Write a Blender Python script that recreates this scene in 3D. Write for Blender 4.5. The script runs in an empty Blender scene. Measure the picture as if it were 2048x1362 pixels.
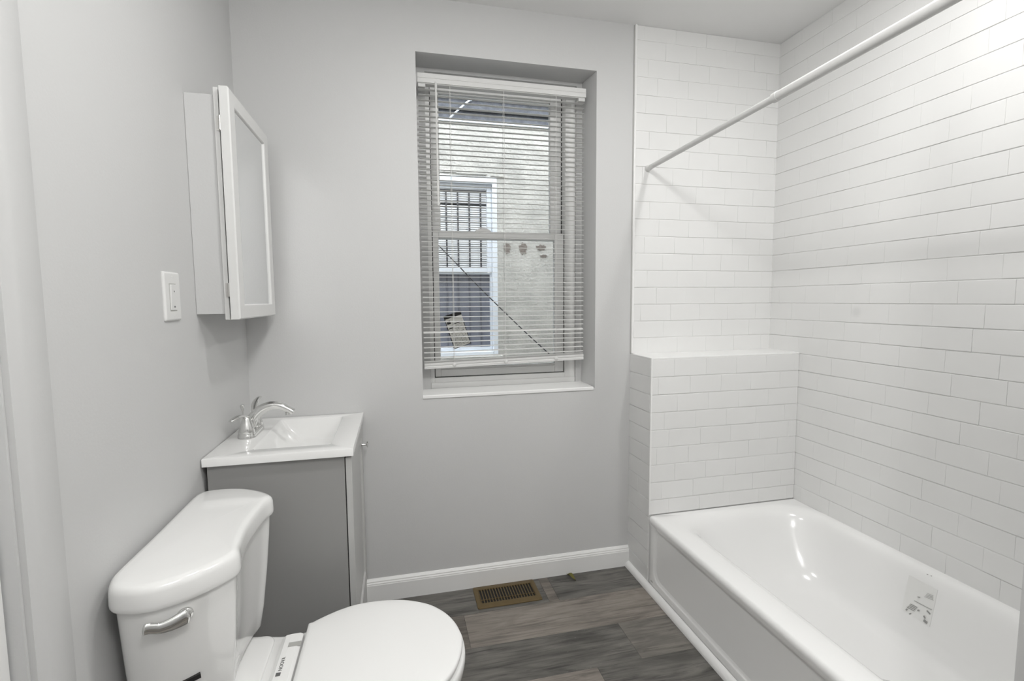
import bpy, bmesh, math, random
from mathutils import Vector, Matrix
random.seed(7)
C = bpy.context.scene.collection
SC = bpy.context.scene

# ---------------------------------------------------------------- camera
def srgb(r, g, b):
    f = lambda c: (c/255/12.92) if c/255 <= .04045 else ((c/255+.055)/1.055)**2.4
    return (f(r), f(g), f(b), 1)

cam_d = bpy.data.cameras.new('camera'); cam = bpy.data.objects.new('camera', cam_d); C.objects.link(cam)
SC.camera = cam
cam_d.sensor_width = 36; cam_d.lens = 973.7/2048*36; cam_d.clip_start = .02
_a, _t, _r = math.radians(13.3224), math.radians(4.7687), math.radians(-.4321)
_fw = Vector((math.sin(_a)*math.cos(_t), math.cos(_a)*math.cos(_t), -math.sin(_t)))
_rt = Vector((math.cos(_a), -math.sin(_a), 0)); _up = _rt.cross(_fw)
_rt2 = _rt*math.cos(_r)+_up*math.sin(_r); _up2 = _up*math.cos(_r)-_rt*math.sin(_r)
cam.matrix_world = Matrix(((_rt2.x, _up2.x, -_fw.x, .5661), (_rt2.y, _up2.y, -_fw.y, -2.0625),
                           (_rt2.z, _up2.z, -_fw.z, 1.2737), (0, 0, 0, 1)))

# ---------------------------------------------------------------- view + sky
SC.view_settings.view_transform = 'Standard'; SC.view_settings.look = 'None'
SC.view_settings.gamma = 1; SC.view_settings.use_curve_mapping = False
SC.cycles.blur_glossy = .3
SC.view_settings.exposure = 0.60
w = bpy.data.worlds.new('sky'); SC.world = w; w.use_nodes = True
_bg = w.node_tree.nodes['Background']; _bg.inputs[0].default_value = (.93, .955, 1.0, 1); _bg.inputs[1].default_value = 4.3

# ---------------------------------------------------------------- room measures
X1, W, H = 1.6183, 2.378, 2.474      # tub front plane, right wall, ceiling
S, SD, T = 1.022, .195, .3265        # ledge top, ledge depth, tub rim height
YE = -1.46                           # far end of the tub alcove
YB = -2.75                           # wall behind the camera
CRS = .0775; ZC = 1.0159             # tile course, course line
EXT = 1.5                            # neighbour's wall

# ceiling lamps: x, y, watts; the third is added fill
LAMPS = [(.80, -1.10, 5.2, 1), (1.83, -1.05, 4.9, 1), (.88, -2.30, 20.0, 0)]    # x, y, watts, recessed disc?
for i, (lx, ly, pw, disc) in enumerate(LAMPS):
    if disc:
        ld = bpy.data.lights.new('ceiling_and_fill_light', 'AREA'); ld.shape = 'DISK'; ld.size = (.16, .11)[i]
    else:
        ld = bpy.data.lights.new('ceiling_and_fill_light', 'POINT'); ld.shadow_soft_size = .075
    ld.energy = pw; ld.color = (1, .992, .978)
    lo = bpy.data.objects.new('ceiling_and_fill_light', ld); lo.location = (lx, ly, H-.012 if disc else H-.125); C.objects.link(lo)

# ---------------------------------------------------------------- helpers
def tag(o, label=None, cat=None, group=None, kind=None):
    if label: o['label'] = label
    if cat: o['category'] = cat
    if group: o['group'] = group
    if kind: o['kind'] = kind
    return o

def thing(name, label, cat, loc=(0, 0, 0), group=None):
    o = bpy.data.objects.new(name, None); C.objects.link(o); o.location = loc; o.empty_display_size = .05
    return tag(o, label, cat, group)

def obj(name, bm, m, parent=None, smooth=False, sharp=40, bevel=0):
    bmesh.ops.recalc_face_normals(bm, faces=bm.faces[:])
    me = bpy.data.meshes.new(name); bm.to_mesh(me); bm.free()
    for mm in (m if isinstance(m, (list, tuple)) else [m]): me.materials.append(mm)
    o = bpy.data.objects.new(name, me); C.objects.link(o)
    if parent:
        o.parent = parent
        p = parent; off = Vector((0, 0, 0))
        while p: off += p.location; p = p.parent
        me.transform(Matrix.Translation(-off))
    if bevel:
        b = o.modifiers.new('bevel', 'BEVEL'); b.width = bevel; b.segments = 2; b.limit_method = 'ANGLE'; b.angle_limit = math.radians(40)
        b.harden_normals = False
    if smooth:
        me.shade_smooth()
        try: me.set_sharp_from_angle(angle=math.radians(sharp))
        except Exception: pass
    return o

def struct(name, bm, m, parent=None, **k):
    o = obj(name, bm, m, parent, **k)
    if not parent: o['kind'] = 'structure'
    return o

def box(bm, x0, x1, y0, y1, z0, z1, mi=0, M=None):
    vs = [bm.verts.new((x, y, z)) for z in (z0, z1) for y in (y0, y1) for x in (x0, x1)]
    if M is not None:
        for v in vs: v.co = M @ v.co
    for f in ((0, 2, 3, 1), (4, 5, 7, 6), (0, 1, 5, 4), (2, 6, 7, 3), (0, 4, 6, 2), (1, 3, 7, 5)):
        fc = bm.faces.new([vs[i] for i in f]); fc.material_index = mi
    return bm

def bx(*a, **k):
    return box(bmesh.new(), *a, **k)

def loft(bm, rings, closed=True, cap0=False, cap1=False, mi=0):
    R = [[bm.verts.new(p) for p in r] for r in rings]
    n = len(R[0])
    for a, b in zip(R, R[1:]):
        for i in range(n if closed else n-1):
            j = (i+1) % n
            f = bm.faces.new((a[i], a[j], b[j], b[i])); f.material_index = mi
    if cap0: bm.faces.new(R[0][::-1]).material_index = mi
    if cap1: bm.faces.new(R[-1]).material_index = mi
    return R

def rrect(u0, u1, v0, v1, r, ns=6, nc=8):
    """rounded rectangle outline, constant vertex count"""
    pts = []
    cs = [(u1-r, v1-r, 0), (u0+r, v1-r, 90), (u0+r, v0+r, 180), (u1-r, v0+r, 270)]
    for k, (cu, cv, a0) in enumerate(cs):
        arc = [(cu+r*math.cos(math.radians(a0+90*i/nc)), cv+r*math.sin(math.radians(a0+90*i/nc))) for i in range(nc+1)]
        pts += arc
        nx = cs[(k+1) % 4]; a1 = math.radians(nx[2])
        e = (nx[0]+r*math.cos(a1), nx[1]+r*math.sin(a1)); s = arc[-1]
        pts += [(s[0]+(e[0]-s[0])*i/ns, s[1]+(e[1]-s[1])*i/ns) for i in range(1, ns)]
    return pts

def catmull(P, n=8, closed=False):
    P = [Vector(p) for p in P]; out = []
    m = len(P)
    rng = range(m) if closed else range(m-1)
    for i in rng:
        if closed: p0, p1, p2, p3 = P[(i-1) % m], P[i], P[(i+1) % m], P[(i+2) % m]
        else: p0, p1, p2, p3 = P[max(i-1, 0)], P[i], P[i+1], P[min(i+2, m-1)]
        for k in range(n):
            t = k/n
            out.append(.5*((2*p1)+(p2-p0)*t+(2*p0-5*p1+4*p2-p3)*t*t+(3*p1-p0-3*p2+p3)*t**3))
    if not closed: out.append(P[-1])
    return out

def tube(bm, pts, rad, seg=16, flat=None, cap=True, mi=0, upv=(0, 0, 1)):
    """sweep; rad: number or list; flat: list of (side, up) factors"""
    pts = [Vector(p) for p in pts]; n = len(pts); rings = []
    if not isinstance(rad, (list, tuple)): rad = [rad]*n
    for i, p in enumerate(pts):
        d = (pts[min(i+1, n-1)]-pts[max(i-1, 0)]).normalized()
        u = Vector(upv)
        if abs(d.dot(u)) > .97: u = Vector((1, 0, 0)) if abs(d.x) < .9 else Vector((0, 1, 0))
        s = d.cross(u).normalized(); u2 = s.cross(d).normalized()
        fs, fu = flat[i] if flat else (1, 1)
        rings.append([p+s*(math.cos(2*math.pi*k/seg)*rad[i]*fs)+u2*(math.sin(2*math.pi*k/seg)*rad[i]*fu) for k in range(seg)])
    loft(bm, rings, cap0=cap, cap1=cap, mi=mi)
    return bm

def lathe(bm, prof, c, axis='z', seg=32, cap0=True, cap1=True, mi=0):
    rings = []
    for r, h in prof:
        ring = []
        for k in range(seg):
            a = 2*math.pi*k/seg; ca, sa = math.cos(a)*r, math.sin(a)*r
            p = {'z': (ca, sa, h), 'x': (h, ca, sa), 'y': (ca, h, sa)}[axis]
            ring.append(Vector(c)+Vector(p))
        rings.append(ring)
    loft(bm, rings, cap0=cap0, cap1=cap1, mi=mi)
    return bm

def resample(P, n):
    L = [0]
    for a, b in zip(P, P[1:]+P[:1]): L.append(L[-1]+(b-a).length)
    tot = L[-1]; out = []; k = 0; Q = P+[P[0]]
    for i in range(n):
        t = tot*i/n
        while L[k+1] < t: k += 1
        f = (t-L[k])/max(L[k+1]-L[k], 1e-9); out.append(Q[k].lerp(Q[k+1], f))
    return out

# ---------------------------------------------------------------- materials
def mat(name, col, rough=.5, metal=0, bump=None, spec=.5, var=None, coat=0):
    m = bpy.data.materials.new(name); m.use_nodes = True; nt = m.node_tree; b = nt.nodes['Principled BSDF']
    if isinstance(col, (int, float)): col = (col, col, col, 1)
    b.inputs['Base Color'].default_value = col; b.inputs['Roughness'].default_value = rough
    b.inputs['Metallic'].default_value = metal; b.inputs['Specular IOR Level'].default_value = spec
    if coat: b.inputs['Coat Weight'].default_value = coat; b.inputs['Coat Roughness'].default_value = .05
    tc = nt.nodes.new('ShaderNodeNewGeometry')
    if var:
        sc, amt = var
        nz = nt.nodes.new('ShaderNodeTexNoise'); nz.inputs['Scale'].default_value = sc; nz.inputs['Detail'].default_value = 4
        nt.links.new(tc.outputs['Position'], nz.inputs['Vector'])
        mr = nt.nodes.new('ShaderNodeMapRange'); mr.inputs[1].default_value = .3; mr.inputs[2].default_value = .7
        mr.inputs[3].default_value = 1-amt; mr.inputs[4].default_value = 1+amt*.3
        nt.links.new(nz.outputs[0], mr.inputs[0])
        mx = nt.nodes.new('ShaderNodeVectorMath'); mx.operation = 'SCALE'; mx.inputs[0].default_value = col[:3]
        nt.links.new(mr.outputs[0], mx.inputs['Scale']); nt.links.new(mx.outputs[0], b.inputs['Base Color'])
    if bump:
        sc, st = bump[:2]
        nz = nt.nodes.new('ShaderNodeTexNoise'); nz.inputs['Scale'].default_value = sc; nz.inputs['Detail'].default_value = 3
        bp = nt.nodes.new('ShaderNodeBump'); bp.inputs['Strength'].default_value = st; bp.inputs['Distance'].default_value = bump[2] if len(bump) > 2 else .002
        nt.links.new(tc.outputs['Position'], nz.inputs['Vector'])
        nt.links.new(nz.outputs[0], bp.inputs['Height']); nt.links.new(bp.outputs[0], b.inputs['Normal'])
    return m

M = {}
M['wall'] = mat('wall_paint', (.595, .596, .593, 1), .55, bump=(160, .25, .001), var=(1.3, .02))
M['ceil'] = mat('ceiling_paint', (.82, .82, .815, 1), .7, bump=(120, .2, .001))
M['trim'] = mat('trim_paint', (.80, .80, .79, 1), .35, bump=(40, .05, .001))
M['tile'] = mat('white_tile', (.785, .785, .777, 1), .25, bump=(14, .12, .002), var=(5, .02))
M['grout'] = mat('grout', (.84, .84, .83, 1), .9)
M['edge'] = mat('tile_edge_trim', (.84, .84, .83, 1), .3)
M['porc'] = mat('porcelain', (.80, .80, .79, 1), .12, coat=.4)
M['tub'] = mat('enamel', (.855, .855, .848, 1), .16, coat=0, bump=(18, .03, .002))
M['seatp'] = mat('seat_plastic', (.84, .84, .83, 1), .3)
M['counter'] = mat('cultured_marble', (.82, .82, .81, 1), .12, coat=.3)
M['vanity'] = mat('grey_cabinet_paint', (.31, .308, .30, 1), .45)
M['vdoor'] = mat('grey_cabinet_paint_lit', (.50, .50, .49, 1), .4)  # same grey cabinet paint, lightened for the light falling on the front
M['white'] = mat('white_lacquer', (.70, .70, .69, 1), .4)
M['vinyl'] = mat('white_vinyl', (.74, .74, .73, 1), .4)
M['blind'] = mat('blind_vinyl', (.86, .86, .85, 1), .45)
_b = M['blind'].node_tree; _t = _b.nodes.new('ShaderNodeBsdfTranslucent'); _t.inputs[0].default_value = (.86, .86, .84, 1)
_m = _b.nodes.new('ShaderNodeMixShader'); _m.inputs[0].default_value = .30
_b.links.new(_b.nodes['Principled BSDF'].outputs[0], _m.inputs[1]); _b.links.new(_t.outputs[0], _m.inputs[2])
_b.links.new(_m.outputs[0], _b.nodes['Material Output'].inputs[0])
M['chrome'] = mat('chrome', (.78, .78, .77, 1), .08, 1)
M['nickel'] = mat('nickel', (.62, .61, .59, 1), .28, 1)
M['mirror'] = mat('mirror_glass', (.86, .87, .87, 1), .0, 1)
M['brass'] = mat('bronze_register', srgb(104, 88, 58), .45, .3, var=(40, .1))
M['dark'] = mat('dark_void', (.012, .011, .01, 1), .8)
M['black'] = mat('black_ink', (.015, .015, .015, 1), .5)
M['ink'] = mat('grey_ink', (.12, .12, .12, 1), .6)
M['paper'] = mat('label_paper', (.80, .80, .76, 1), .6)
M['faint'] = mat('grey_chip_and_gap_shade', (.42, .42, .40, 1), .5)  # mid grey for the chip and for shade painted in gaps
M['leaf'] = mat('dry_leaf', srgb(98, 94, 40), .6)
M['switch'] = mat('switch_plastic', (.74, .74, .73, 1), .3)
M['gap'] = mat('seam_shadow_gap', (.05, .05, .05, 1), .9)
M['stucco'] = mat('stucco', (.58, .565, .53, 1), .95, bump=(60, .55, .012), var=(9, .22))
M['siding'] = mat('slate_siding', (.085, .09, .105, 1), .8, var=(22, .5), bump=(30, .5, .01))
M['brick'] = mat('exposed_brick', (.20, .17, .15, 1), .9, bump=(60, .6, .01))
M['nwhite'] = mat('outside_window_white', (.80, .84, .90, 1), .4)
M['nblue'] = mat('outside_screen', (.19, .20, .245, 1), .6, var=(30, .1))
M['nblue2'] = mat('outside_screen_bar', (.12, .125, .16, 1), .6)
M['nshade'] = mat('outside_shade', (.80, .81, .83, 1), .6)
M['nbar'] = mat('outside_bar', (.05, .052, .06, 1), .6)
M['cable'] = mat('black_cable', (.03, .03, .035, 1), .6)
M['rod'] = mat('painted_rod', (.66, .66, .65, 1), .25)
M['lens'] = mat('lamp_lens', (.9, .9, .88, 1), .4)
_b = M['lens'].node_tree.nodes['Principled BSDF']; _b.inputs['Emission Color'].default_value = (1, .985, .955, 1); _b.inputs['Emission Strength'].default_value = 12

g = bpy.data.materials.new('window_glass'); g.use_nodes = True; nt = g.node_tree; nt.nodes.clear()
o_ = nt.nodes.new('ShaderNodeOutputMaterial'); tr = nt.nodes.new('ShaderNodeBsdfTransparent'); gl = nt.nodes.new('ShaderNodeBsdfGlossy')
gl.inputs['Roughness'].default_value = .02; tr.inputs[0].default_value = (.95, .97, .97, 1)
fr = nt.nodes.new('ShaderNodeFresnel'); fr.inputs[0].default_value = 1.45; mx = nt.nodes.new('ShaderNodeMixShader')
nt.links.new(fr.outputs[0], mx.inputs[0]); nt.links.new(tr.outputs[0], mx.inputs[1]); nt.links.new(gl.outputs[0], mx.inputs[2]); nt.links.new(mx.outputs[0], o_.inputs[0])
M['glass'] = g

def smudge(m, c, rad, amt):
    """a round soap stain of its own on a surface"""
    nt = m.node_tree; b = nt.nodes['Principled BSDF']; src = b.inputs['Base Color'].links[0].from_socket
    geo = nt.nodes.new('ShaderNodeNewGeometry'); d = nt.nodes.new('ShaderNodeVectorMath'); d.operation = 'DISTANCE'; d.inputs[1].default_value = c
    nt.links.new(geo.outputs['Position'], d.inputs[0])
    mr = nt.nodes.new('ShaderNodeMapRange'); mr.interpolation_type = 'SMOOTHSTEP'; mr.inputs[1].default_value = rad*.2; mr.inputs[2].default_value = rad; mr.inputs[3].default_value = 1-amt; mr.inputs[4].default_value = 1
    nt.links.new(d.outputs['Value'], mr.inputs[0])
    s = nt.nodes.new('ShaderNodeVectorMath'); s.operation = 'SCALE'; nt.links.new(src, s.inputs[0]); nt.links.new(mr.outputs[0], s.inputs['Scale'])
    nt.links.new(s.outputs[0], b.inputs['Base Color'])
smudge(M['tile'], (W-.01, -.4693, 1.2144), .03, .10)

def plank_mat(name, col, dark, off, knot=.5):
    m = bpy.data.materials.new(name); m.use_nodes = True; nt = m.node_tree; b = nt.nodes['Principled BSDF']
    b.inputs['Roughness'].default_value = .42
    geo = nt.nodes.new('ShaderNodeNewGeometry'); mp = nt.nodes.new('ShaderNodeMapping'); mp.inputs['Location'].default_value = off
    mp.inputs['Scale'].default_value = (3.0, 48, 1)
    nt.links.new(geo.outputs['Position'], mp.inputs['Vector'])
    n1 = nt.nodes.new('ShaderNodeTexNoise'); n1.inputs['Scale'].default_value = 1.6; n1.inputs['Detail'].default_value = 8; n1.inputs['Roughness'].default_value = .68; n1.inputs['Distortion'].default_value = .8
    nt.links.new(mp.outputs[0], n1.inputs['Vector'])
    mp2 = nt.nodes.new('ShaderNodeMapping'); mp2.inputs['Location'].default_value = off; mp2.inputs['Scale'].default_value = (1.6, 6, 1)
    nt.links.new(geo.outputs['Position'], mp2.inputs['Vector'])
    n2 = nt.nodes.new('ShaderNodeTexNoise'); n2.inputs['Scale'].default_value = 2.2; n2.inputs['Detail'].default_value = 3; n2.inputs['Distortion'].default_value = 1.4
    nt.links.new(mp2.outputs[0], n2.inputs['Vector'])
    r1 = nt.nodes.new('ShaderNodeValToRGB'); e = r1.color_ramp.elements
    e[0].position = .35; e[0].color = dark; e[1].position = .60; e[1].color = col
    x = e.new(.46); x.color = [(.38*p+.62*q) for p, q in zip(dark, col)]
    nt.links.new(n1.outputs[0], r1.inputs[0])
    mr = nt.nodes.new('ShaderNodeMapRange'); mr.inputs[1].default_value = .34; mr.inputs[2].default_value = .66; mr.inputs[3].default_value = knot; mr.inputs[4].default_value = 1.22
    nt.links.new(n2.outputs[0], mr.inputs[0])
    s = nt.nodes.new('ShaderNodeVectorMath'); s.operation = 'SCALE'
    nt.links.new(r1.outputs[0], s.inputs[0]); nt.links.new(mr.outputs[0], s.inputs['Scale'])
    # fine light specks of plaster dust
    n3 = nt.nodes.new('ShaderNodeTexNoise'); n3.inputs['Scale'].default_value = 55; n3.inputs['Detail'].default_value = 2
    nt.links.new(geo.outputs['Position'], n3.inputs['Vector'])
    m3 = nt.nodes.new('ShaderNodeMapRange'); m3.inputs[1].default_value = .70; m3.inputs[2].default_value = .80; m3.inputs[3].default_value = 0; m3.inputs[4].default_value = .35
    nt.links.new(n3.outputs[0], m3.inputs[0])
    mix = nt.nodes.new('ShaderNodeMix'); mix.data_type = 'RGBA'; mix.inputs[7].default_value = (.3, .29, .27, 1)
    nt.links.new(m3.outputs[0], mix.inputs[0]); nt.links.new(s.outputs[0], mix.inputs[6]); nt.links.new(mix.outputs[2], b.inputs['Base Color'])
    bp = nt.nodes.new('ShaderNodeBump'); bp.inputs['Strength'].default_value = .25; bp.inputs['Distance'].default_value = .001
    nt.links.new(n1.outputs[0], bp.inputs['Height']); nt.links.new(bp.outputs[0], b.inputs['Normal'])
    return m

# ================================================================ SETTING
# --- floor: rows of vinyl planks run along x
PM = [plank_mat('plank_slate', (.152, .146, .131, 1), (.062, .058, .054, 1), (3.1, 1.2, 0), .62),
      plank_mat('plank_tan', (.245, .219, .192, 1), (.120, .105, .092, 1), (7.7, 4.1, 0), .85),
      plank_mat('plank_brown', (.180, .160, .138, 1), (.078, .069, .060, 1), (1.9, 8.3, 0), .6),
      plank_mat('plank_greige', (.190, .178, .158, 1), (.090, .083, .073, 1), (5.2, 6.6, 0), .75)]
M['seam'] = mat('plank_seam', (.03, .027, .024, 1), .8)
rows = [(0.01, -.19, [(-.1, .25, 3), (.25, 1.165, 0), (1.165, 1.209, 2), (1.209, W+.1, 0)]),
        (-.19, -.385, [(-.1, .80, 2), (.80, 1.62, 1), (1.62, W+.1, 2)]),
        (-.385, -.58, [(-.1, .74, 3), (.74, 1.383, 0), (1.383, W+.1, 3)]),
        (-.58, -.775, [(-.1, .62, 0), (.62, 1.213, 1), (1.213, W+.1, 0)])]
y = -.775; k = 0
while y > YB-.1:
    s = (.35, .95, .6, 1.15)[k % 4]
    rows.append((y, y-.195, [(-.1, s, (2, 0, 3, 1)[k % 4]), (s, s+1.22, (3, 1, 0, 2)[k % 4]), (s+1.22, W+.3, (0, 2, 1, 3)[k % 4])])); y -= .195; k += 1
bm = bmesh.new()
box(bm, -.2, W+.3, YB-.1, .01, -.12, -.0015, mi=4)
for y1, y0, pl in rows:
    for x0, x1, mi in pl:
        gx = .0007
        r = [[Vector((u, v, z)) for u, v in ((x0+i, y0+i), (x1-i, y0+i), (x1-i, y1-i), (x0+i, y1-i))] for i, z in ((gx*.5, -.0014), (gx*.6, -.0004), (gx*1.6, 0))]
        loft(bm, r, cap1=True, mi=mi)
floor = struct('floor', bm, PM+[M['seam']])

# --- back wall with deep window opening
OX0, OX1, OZ0, OZ1 = .667, 1.443, .868, 2.2645
RD = .13; IX0, IX1, IZ0, IZ1 = .709, 1.399, .872, 2.250
bm = bmesh.new()
xs0, xs1 = -.2, W+.2
def wall_hole(bm, x0, x1, z0, z1, ya, yb, hx0, hx1, hz0, hz1, fx1=None):
    fx1 = hx1 if fx1 is None else fx1
    def slab(p, q):     # p: outline at ya, q: at yb
        loft(bm, [[Vector((a, ya, b)) for a, b in p], [Vector((a, yb, b)) for a, b in q]], cap0=True, cap1=True)
    slab([(x0, z0), (hx0, z0), (hx0, z1), (x0, z1)], [(x0, z0), (hx0, z0), (hx0, z1), (x0, z1)])
    slab([(hx1, z0), (x1, z0), (x1, z1), (hx1, z1)], [(fx1, z0), (x1, z0), (x1, z1), (fx1, z1)])
    slab([(hx0, hz1), (hx1, hz1), (hx1, z1), (hx0, z1)], [(hx0, hz1), (fx1, hz1), (fx1, z1), (hx0, z1)])
    slab([(hx0, z0), (hx1, z0), (hx1, hz0), (hx0, hz0)], [(hx0, z0), (fx1, z0), (fx1, hz0), (hx0, hz0)])
wall_hole(bm, xs0, xs1, -.1, H, 0, RD, OX0, OX1, OZ0, OZ1, fx1=1.427)
wall_hole(bm, xs0, xs1, -.1, H, RD, RD+.17, IX0, IX1, IZ0, IZ1)
struct('wall_back', bm, M['wall'])

bm = bmesh.new(); wall_hole(bm, -12, 14, -1.2, 3.1, RD+.1705, RD+.23, IX0-.01, IX1+.01, IZ0-.01, IZ1+.01); struct('wall_outside', bm, M['stucco'])  # house's unseen outer face, raised and lengthened to shade the alley
# left wall, door opening beyond the casing
DY0, DY1, DZ = -1.205, -1.98, 2.06
bm = bmesh.new()
box(bm, -.12, 0, DY0, 0, -.1, H); box(bm, -.12, 0, YB, DY1, -.1, H); box(bm, -.12, 0, DY1, DY0, DZ, H)
struct('wall_left', bm, M['wall'])
struct('wall_right', bx(W, W+.12, YE-.1, 0, -.1, H), M['wall'])
# block at the near end of the tub alcove, its face flush with the tub front
struct('wall_alcove', bx(X1+.03, W+.12, YB, YE, -.1, H), M['wall'])
struct('wall_front', bx(-.12, X1+.03, YB-.12, YB, -.1, H), M['wall'])
struct('ceiling', bx(-.12, W+.12, YB-.12, .3, H, H+.12), M['ceil'])

# --- tiled surround: real tiles on a grout bed
def tiles(bm, org, ud, nd, ulen, z0, z1, seed, ustart=0., thick=.006, gap=.0026):
    """tile rows; org at u=0, courses follow ZC"""
    rnd = random.Random(seed)
    org = Vector(org); ud = Vector(ud); nd = Vector(nd)
    a, b = org+ud*0, org+ud*ulen
    q = [Vector((a.x, a.y, z0)), Vector((b.x, b.y, z0)), Vector((b.x, b.y, z1)), Vector((a.x, a.y, z1))]
    loft(bm, [q, [p+nd*(thick*.62) for p in q]], cap0=True, cap1=True, mi=1)
    k = math.floor((z0-ZC)/CRS)
    while ZC+k*CRS < z1-.004:
        za, zb = max(ZC+k*CRS, z0), min(ZC+(k+1)*CRS, z1)
        if zb-za < .006: k += 1; continue
        off = (.0, .077, .03, .107)[k % 4]+rnd.uniform(-.012, .012)
        u = -off-.154*3+ustart
        while u < ulen:
            ua, ub = max(u, 0), min(u+.1545, ulen)
            if ub-ua > .008:
                t = thick+rnd.uniform(-.0004, .0004); tl = rnd.uniform(-.0009, .0002); tu = rnd.uniform(-.0003, .0003)
                rr = []
                for ih, iv, d in ((.0001, .0011, 0), (.0001, .0011, t-.0013), (.00022, .0016, t-.0004), (.0005, .0028, t)):
                    ring = []
                    for uu, zz, su, sz in ((ua+ih, za+iv, -1, -1), (ub-ih, za+iv, 1, -1), (ub-ih, zb-iv, 1, 1), (ua+ih, zb-iv, -1, 1)):
                        p = org+ud*uu; ring.append(Vector((p.x, p.y, zz))+nd*((d+tl*sz+tu*su) if d else 0))
                    rr.append(ring)
                loft(bm, rr, cap1=True, mi=0)
            u += .1545
        k += 1
XT = 1.6285
TM = [M['tile'], M['grout']]
bm = bmesh.new(); tiles(bm, (XT+.001, 0, 0), (1, 0, 0), (0, -1, 0), W-XT-.001, S-.06, H, 1, .066); o = struct('wall_tile_back', bm, TM)
bm = bmesh.new(); tiles(bm, (W, 0, 0), (0, -1, 0), (-1, 0, 0), -YE, T-.03, H, 2, .02); struct('wall_tile_right', bm, TM)
# ledge: tiled half wall behind the tub head
bm = bmesh.new()
box(bm, X1+.006, W-.001, -SD+.006, -.001, -.05, S-.008, mi=1)
tiles(bm, (X1+.006, -SD+.004, 0), (0, 1, 0), (-1, 0, 0), SD-.004, 0.0, S-.003, 5, .09)
tiles(bm, (X1+.003, -SD+.006, 0), (1, 0, 0), (0, -1, 0), W-X1-.010, T+.003, S-.003, 6, .05)
ledge = struct('wall_ledge', bm, TM)
# ledge top slabs (large tiles with a bright edge)
bm = bmesh.new(); box(bm, X1+.001, W-.002, -SD+.001, -.007, S-.007, S)
struct('trim_ledge_cap', bm, M['edge'], bevel=.0015)
bm = bmesh.new()
box(bm, X1-.001, X1+.006, -SD-.001, -SD+.005, T+.002, S-.004)
struct('trim_ledge_corner', bm, M['edge'], bevel=.001)
bm = bmesh.new(); box(bm, XT-.009, XT+.001, -.011, 0, S+.001, H)
struct('trim_tile_edge', bm, M['edge'], bevel=.002)
# grey strip painted as the dark shadow gap at the trim's left
struct('trim_gap_shade', bx(XT-.0115, XT-.009, -.0025, .0, S, H), M['faint'])

# --- baseboards
def base_profile(h):
    return [(0, 0), (.014, 0), (.014, h*.74), (.0125, h*.77), (.0125, h*.81), (.0095, h*.86), (.0095, h*.90), (.005, h*.97), (.003, h), (0, h)]
pr = base_profile(.098)
bm = bmesh.new(); loft(bm, [[Vector((x, -d, z)) for d, z in pr] for x in (.395, X1+.003)], cap0=True, cap1=True)
struct('baseboard_back', bm, M['trim'])
bm = bmesh.new(); loft(bm, [[Vector((d, y, z)) for d, z in pr] for y in (DY0+.094, -.53)], cap0=True, cap1=True)
struct('baseboard_left', bm, M['trim'])
# quarter round along the tub and ledge
q = [(0, 0), (-.022, 0)]+[(-.022*math.cos(math.radians(a)), .022*math.sin(math.radians(a))*1.15) for a in range(0, 91, 10)]
bm = bmesh.new(); loft(bm, [[Vector((X1+.001+a, y, b+.0004)) for a, b in q] for y in (-.0145, YE)], cap0=True, cap1=True)
struct('trim_quarter_round', bm, M['edge'], smooth=True)

# --- door casing + door on the left wall
cp = [(0, 0), (.009, 0), (.010, .003), (.010, .014), (.013, .020), (.014, .03), (.013, .060), (.010, .070), (.007, .088), (.005, .092), (0, .092)]
bm = bmesh.new()
loft(bm, [[Vector((d, DY0+.005+s, z)) for d, s in cp] for z in (0.001, DZ+.09)], cap0=True, cap1=True)
loft(bm, [[Vector((d, DY1-.005-s, z)) for d, s in cp] for z in (0.001, DZ+.09)], cap0=True, cap1=True)
box(bm, 0, .016, DY1, DY0, DZ-.003, DZ+.085)
struct('trim_door_casing', bm, M['wall'], smooth=True, sharp=50)
bm = bmesh.new()
box(bm, -.058, -.020, DY1+.004, DY0-.004, .01, DZ-.004)
for z0, z1 in ((.2, .95), (1.08, 1.92)):
    for ya, yb in ((DY1+.11, DY1+.36), (DY0-.36, DY0-.11)):
        rr = [[Vector((x, a, b)) for a, b in rrect(ya+i, yb-i, z0+i, z1-i, .004, 2, 2)] for i, x in ((0, -.0199), (.008, -.013), (.03, -.013), (.045, -.019))]
        loft(bm, rr, cap1=True)
d1 = struct('door_1', bm, M['trim'])
bm = bmesh.new(); lathe(bm, [(.03, 0), (.03, .006), (.012, .012), (.012, .045), (.027, .055), (.03, .07), (.022, .082), (.0, .085)], (-.02, DY1+.07, .98), 'x')
struct('door_knob', bm, M['nickel'], d1, smooth=True)

# --- window unit
GY = .160   # front sash face
win = bmesh.new()
def frame(bm, x0, x1, z0, z1, l, r, b, t, ya, yb):
    box(bm, x0, x0+l, ya, yb, z0, z1); box(bm, x1-r, x1, ya, yb, z0, z1)
    box(bm, x0+l, x1-r, ya, yb, z0, z0+b); box(bm, x0+l, x1-r, ya, yb, z1-t, z1)
frame(win, IX0, IX1, IZ0, IZ1, .019, .052, .052, .018, .142, .235)
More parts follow.
